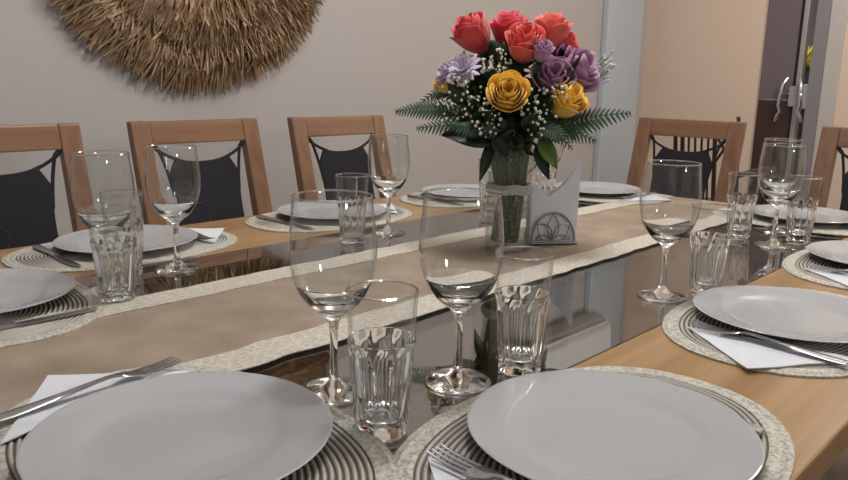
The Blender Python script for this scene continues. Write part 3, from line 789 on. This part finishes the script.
fern([B(-.045, .255, .03), B(-.115, .284, .03), B(-.18, .288, .03), B(-.232, .280, .03)], .030, 'fern frond reaching furthest left from the bouquet', 24)
fern([B(-.05, .250, .0), B(-.12, .312, -.02), B(-.160, .316, -.03), B(-.200, .286, -.03)], .022, 'fern frond arching at the left, tip bent down', 18)
fern([B(-.04, .245, .06), B(-.09, .260, .06), B(-.14, .256, .06), B(-.185, .250, .06)], .026, 'low fern frond at the left, under the longest one', 18)
fern([B(.04, .245, .05), B(.10, .262, .05), B(.16, .280, .05), B(.222, .288, .05)], .036, 'long fern frond pointing right towards the pillar', 20)
fern([B(.04, .245, .06), B(.08, .252, .07), B(.12, .250, .08), B(.158, .236, .08)], .028, 'short fern frond at the right under the long one', 16)
fern([B(.03, .252, .08), B(.06, .258, .10), B(.085, .250, .11), B(.112, .222, .11)], .024, 'fern frond drooping front right over the napkins', 14)
fern([B(-.02, .250, .08), B(-.06, .258, .10), B(-.09, .256, .11), B(-.120, .262, .11)], .024, 'fern frond at the front left below the white blossoms', 16)

def leafshape(b, base, tip, width, nrm, curl=.15):
    base, tip = Vector(base), Vector(tip); d = tip-base; L = d.length; t = d/L
    sd = t.cross(Vector(nrm)).normalized(); n = sd.cross(t)
    def fn(u, v):
        q = 2*u-1; w = width*math.sin(PI*min(.99, .06+.94*v**.8))
        return base + d*v + sd*q*w*.5 + n*(curl*width*(abs(q)-.5) - .18*L*(v-.5)**2*0)
    b.grid(fn, 4, 8)
def leaf(base, tip, width, nrm, m, label):
    r = thing_at('leaf_stem', base, label, 'leaf', 'leaves of the bouquet')
    b = MB(); b.tube(stem_path(base), .0030, 6); rel(b, base).build('stem', M['stem'], r)
    b = MB(); leafshape(b, base, tip, width, nrm); rel(b, base).build('blade', M[m], r, solid=.0008, sharp=180)
leaf(B(-.012, .245, .06), B(-.135, .238, .075), .062, dirv(.1, .45, .9), 'leaf_dark', 'broad dark leaf pointing left below the fern')
leaf(B(-.035, .232, .055), B(-.058, .150, .075), .026, dirv(-.3, .2, .9), 'leaf_dark', 'narrow dark leaf hanging down left of the vase mouth')
leaf(B(.055, .238, .06), B(.088, .180, .085), .034, dirv(.2, .3, .9), 'leaf_light', 'light green leaf hanging right of the vase mouth')
leaf(B(.048, .222, .06), B(.075, .158, .08), .026, dirv(.0, .3, .9), 'leaf_dark', 'dark pointed leaf hanging right, below the light green leaf')
leaf(B(.04, .25, .05), B(.125, .395, .06), .030, dirv(-.3, .3, .9), 'leaf_dark', 'upright dark leaf between coral roses and mauve blooms')
def sprig(pos, n, rad, label, seed, m='leaf_dark'):
    rnd = random.Random(seed); pos = Vector(pos); base = Vector((VX, VY, T+.21))*.7 + pos*.3; base.z = T+.222
    r = thing_at('leafy_sprig', base, label, 'greenery', 'leafy sprigs inside the bouquet')
    b = MB(); b.tube(stem_path(base), .0040, 6); b.tube(bez(base, (base+pos)/2+UP*.01, pos, 6), .0014, 5); rel(b, base).build('stem', M['stem'], r)
    b = MB()
    for i in range(n):
        f = rnd.uniform(.5, 1.1); p = base.lerp(pos, f)+Vector((rnd.gauss(0, .012), rnd.gauss(0, .012), rnd.gauss(0, .008)))
        d = Vector((rnd.gauss(0, 1), rnd.gauss(0, 1), rnd.gauss(.25, .7))).normalized(); q = p+d*rad*rnd.uniform(.6, 1)
        leafshape(b, p, q, rad*rnd.uniform(.42, .6), d.orthogonal()+UP*.3)
    rel(b, base).build('leaves', M[m], r, solid=.0006, sharp=180)
for i, (p, lab) in enumerate([(B(-.075, .325, .01), 'dark leafy sprig behind the pale lilac blooms'), (B(-.02, .375, .0), 'dark leafy sprig above the middle yellow rose'), (B(.07, .365, -.01), 'dark leafy sprig among the mauve blooms'),
                              (B(-.065, .275, .06), 'dark leafy sprig behind the left white blossoms'), (B(.015, .295, .05), 'dark leafy sprig behind the middle yellow rose'), (B(.085, .275, .03), 'dark leafy sprig below the right yellow rose'), (B(.0, .250, .07), 'dark leafy sprig over the vase mouth')]):
    sprig(p, 30, .058, lab, i+20, 'leaf_dark' if i % 2 == 0 else 'leaf')

# ------------------------------------------------------------------ napkin holder
hA, hB = Vector((1.268, .904, 0)), Vector((1.350, .844, 0))
hd = (hB-hA).normalized(); hn = Vector((hd.y, -hd.x, 0)); hn = hn if hn.dot(TC) > 0 else -hn
hc = (hA+hB)/2 - hn*.012
hz = T+.0052
ang = math.atan2(hd.y, hd.x)
nh = empty('napkin_holder', (hc.x, hc.y, hz), ang, 'dark wire napkin holder with petal pattern right of the vase', 'napkin holder')
sgn = 1 if (Matrix.Rotation(ang, 3, 'Z') @ Vector((0, 1, 0))).dot(hn) > 0 else -1
b = MB(); b.box((-.056, -.024, 0), (.056, .024, .004)); b.build('base', M['wire'], nh, smooth=False, bevel=.0015)
for s in (1, -1):
    yy = s*sgn*.021; R = .048
    b = MB(); arc = [(R*math.cos(a), yy, .006+R*1.28*math.sin(a)) for a in [PI*i/24 for i in range(25)]]
    b.tube(arc, .0022, 8); b.tube([(-R, yy, .006), (R, yy, .006)], .0022, 8); fr = b.build('wire_arch', M['wire'], nh)
    for k, a0 in enumerate((PI*.5, PI*.78, PI*.22, PI*.96, PI*.04)):
        L = .046 if k < 3 else .038
        def pet(q, t): 
            l = L*t; w = .013*math.sin(PI*t)*q
            return (l*math.cos(a0)-w*math.sin(a0), yy, .007+1.25*(l*math.sin(a0)+w*math.cos(a0)*(1 if k < 3 else .6)))
        b = MB()
        for q in (1, -1): 
            pts = [pet(q, t/10) for t in range(11)]; pts = [(x, y, max(z, .0065)) for x, y, z in pts]; b.tube(pts, .0013, 6)
        b.build('wire_petal', M['wire'], fr and nh)
def holder_napkin(off, outl, label, seed):
    o_ = Vector((hc.x, hc.y, hz+.0045)) + hn*off
    b = MB(); nn = len(outl)
    b.slab(outl, -.0012, .0012, lambda x, z, t: Vector((x, t + .0008*math.sin(x*60+seed), z)))
    o = b.build('paper_napkin', M['paper'], smooth=False); o.location = o_; o.rotation_euler = (0, 0, ang)
    return tag(o, label, 'napkin', 'napkins in the wire holder')
# local x runs along the holder from its left to its right as seen from the table's left end
holder_napkin(.012, [(-.050, 0), (.055, 0), (.058, .178), (.047, .154), (.022, .120), (-.010, .098), (-.030, .106), (-.050, .122)], 'white paper napkin, front one in the wire holder', 0)
holder_napkin(.005, [(-.052, 0), (.055, 0), (.056, .170), (.036, .142), (.010, .112), (-.02, .108), (-.040, .122), (-.052, .130)], 'white paper napkin, second in the wire holder', 1)
holder_napkin(-.004, [(-.052, 0), (.055, 0), (.056, .150), (.030, .120), (-.02, .100), (-.052, .118)], 'white paper napkin, rearmost in the wire holder', 2)

# ------------------------------------------------------------------ small things on the sideboard
pl = empty('potted_plant', (6.55, 2.06, 1.12), 0, 'yellow-green plant in a black pot beyond the doorway', 'plant')
b = MB(); b.lathe([(0, 0), (.08, 0), (.10, .13), (.09, .13), (.075, .01), (0, .01)], 24, close=False); b.build('pot', M['black'], pl)
b = MB(); rnd = random.Random(5)
for i in range(60):
    d = Vector((rnd.gauss(0, .6), rnd.gauss(0, .6), rnd.uniform(.3, 1))).normalized(); leafshape(b, Vector((0, 0, .12)), Vector((0, 0, .12))+d*rnd.uniform(.12, .26), .045, d.orthogonal())
b.build('foliage', M['lemon'], pl, solid=.001)

# ------------------------------------------------------------------ lights
def area(name, loc, target, size, power, col, sy=None):
    l = bpy.data.lights.new(name, 'AREA'); l.energy = power; l.color = col; l.size = size
    if sy: l.shape = 'RECTANGLE'; l.size_y = sy
    else: l.shape = 'DISK'
    o = bpy.data.objects.new(name, l); COL.objects.link(o); o.location = loc
    o.rotation_euler = (Vector(target)-Vector(loc)).to_track_quat('-Z', 'Y').to_euler(); return o
def bulb(name, loc, r, power, col):
    l = bpy.data.lights.new(name, 'POINT'); l.energy = power; l.color = col; l.shadow_soft_size = r
    o = bpy.data.objects.new(name, l); COL.objects.link(o); o.location = loc; return o
bulb('ceiling_lamp_table', (1.15, .85, 2.35), .16, 43, (.97, .98, 1))
bulb('ceiling_lamp_left', (-1.2, -1.6, 2.35), .16, 9, (.96, .98, 1))
area('wall_lamp_behind', (.4, -3.5, 1.95), (1.2, 2.5, 1.1), .5, 22, (.97, .98, 1))
bulb('ceiling_lamp_far_end', (3.4, .4, 2.35), .16, 50, (1, .93, .85))
area('beyond_room_lamp', (6.2, 1.3, 2.5), (6.2, 1.3, 0), .4, 36, (1, .95, .9))
w = bpy.data.worlds.new('World'); S.world = w; w.use_nodes = True
w.node_tree.nodes['Background'].inputs[0].default_value = (.8, .85, .9, 1); w.node_tree.nodes['Background'].inputs[1].default_value = .3

# ------------------------------------------------------------------ camera
cam = bpy.data.cameras.new('Camera'); co = bpy.data.objects.new('Camera', cam); COL.objects.link(co)
right = Vector((0.693235629191931, -0.7205095863098494, 0.017038147037665825)); up = Vector((0.1392978557109507, 0.15714498788990452, 0.9777021837836984)); fwd = Vector((0.7071212553821293, 0.6754046111899825, -0.20930394494636254))
m3 = Matrix((right, up, -fwd)).transposed()
co.matrix_world = Matrix.Translation((0, 0, T+.3392)) @ m3.to_4x4()
cam.sensor_width = 36; cam.lens = 739.521*36/848; cam.clip_start = .02; cam.clip_end = 60
cam.dof.use_dof = False
S.camera = co

S.view_settings.view_transform = 'Standard'; S.view_settings.look = 'None'; S.view_settings.gamma = 1; S.view_settings.exposure = 0
S.view_settings.use_curve_mapping = False
S.cycles.max_bounces = 16; S.cycles.transmission_bounces = 14; S.cycles.transparent_max_bounces = 40; S.cycles.glossy_bounces = 6
S.cycles.use_denoising = True
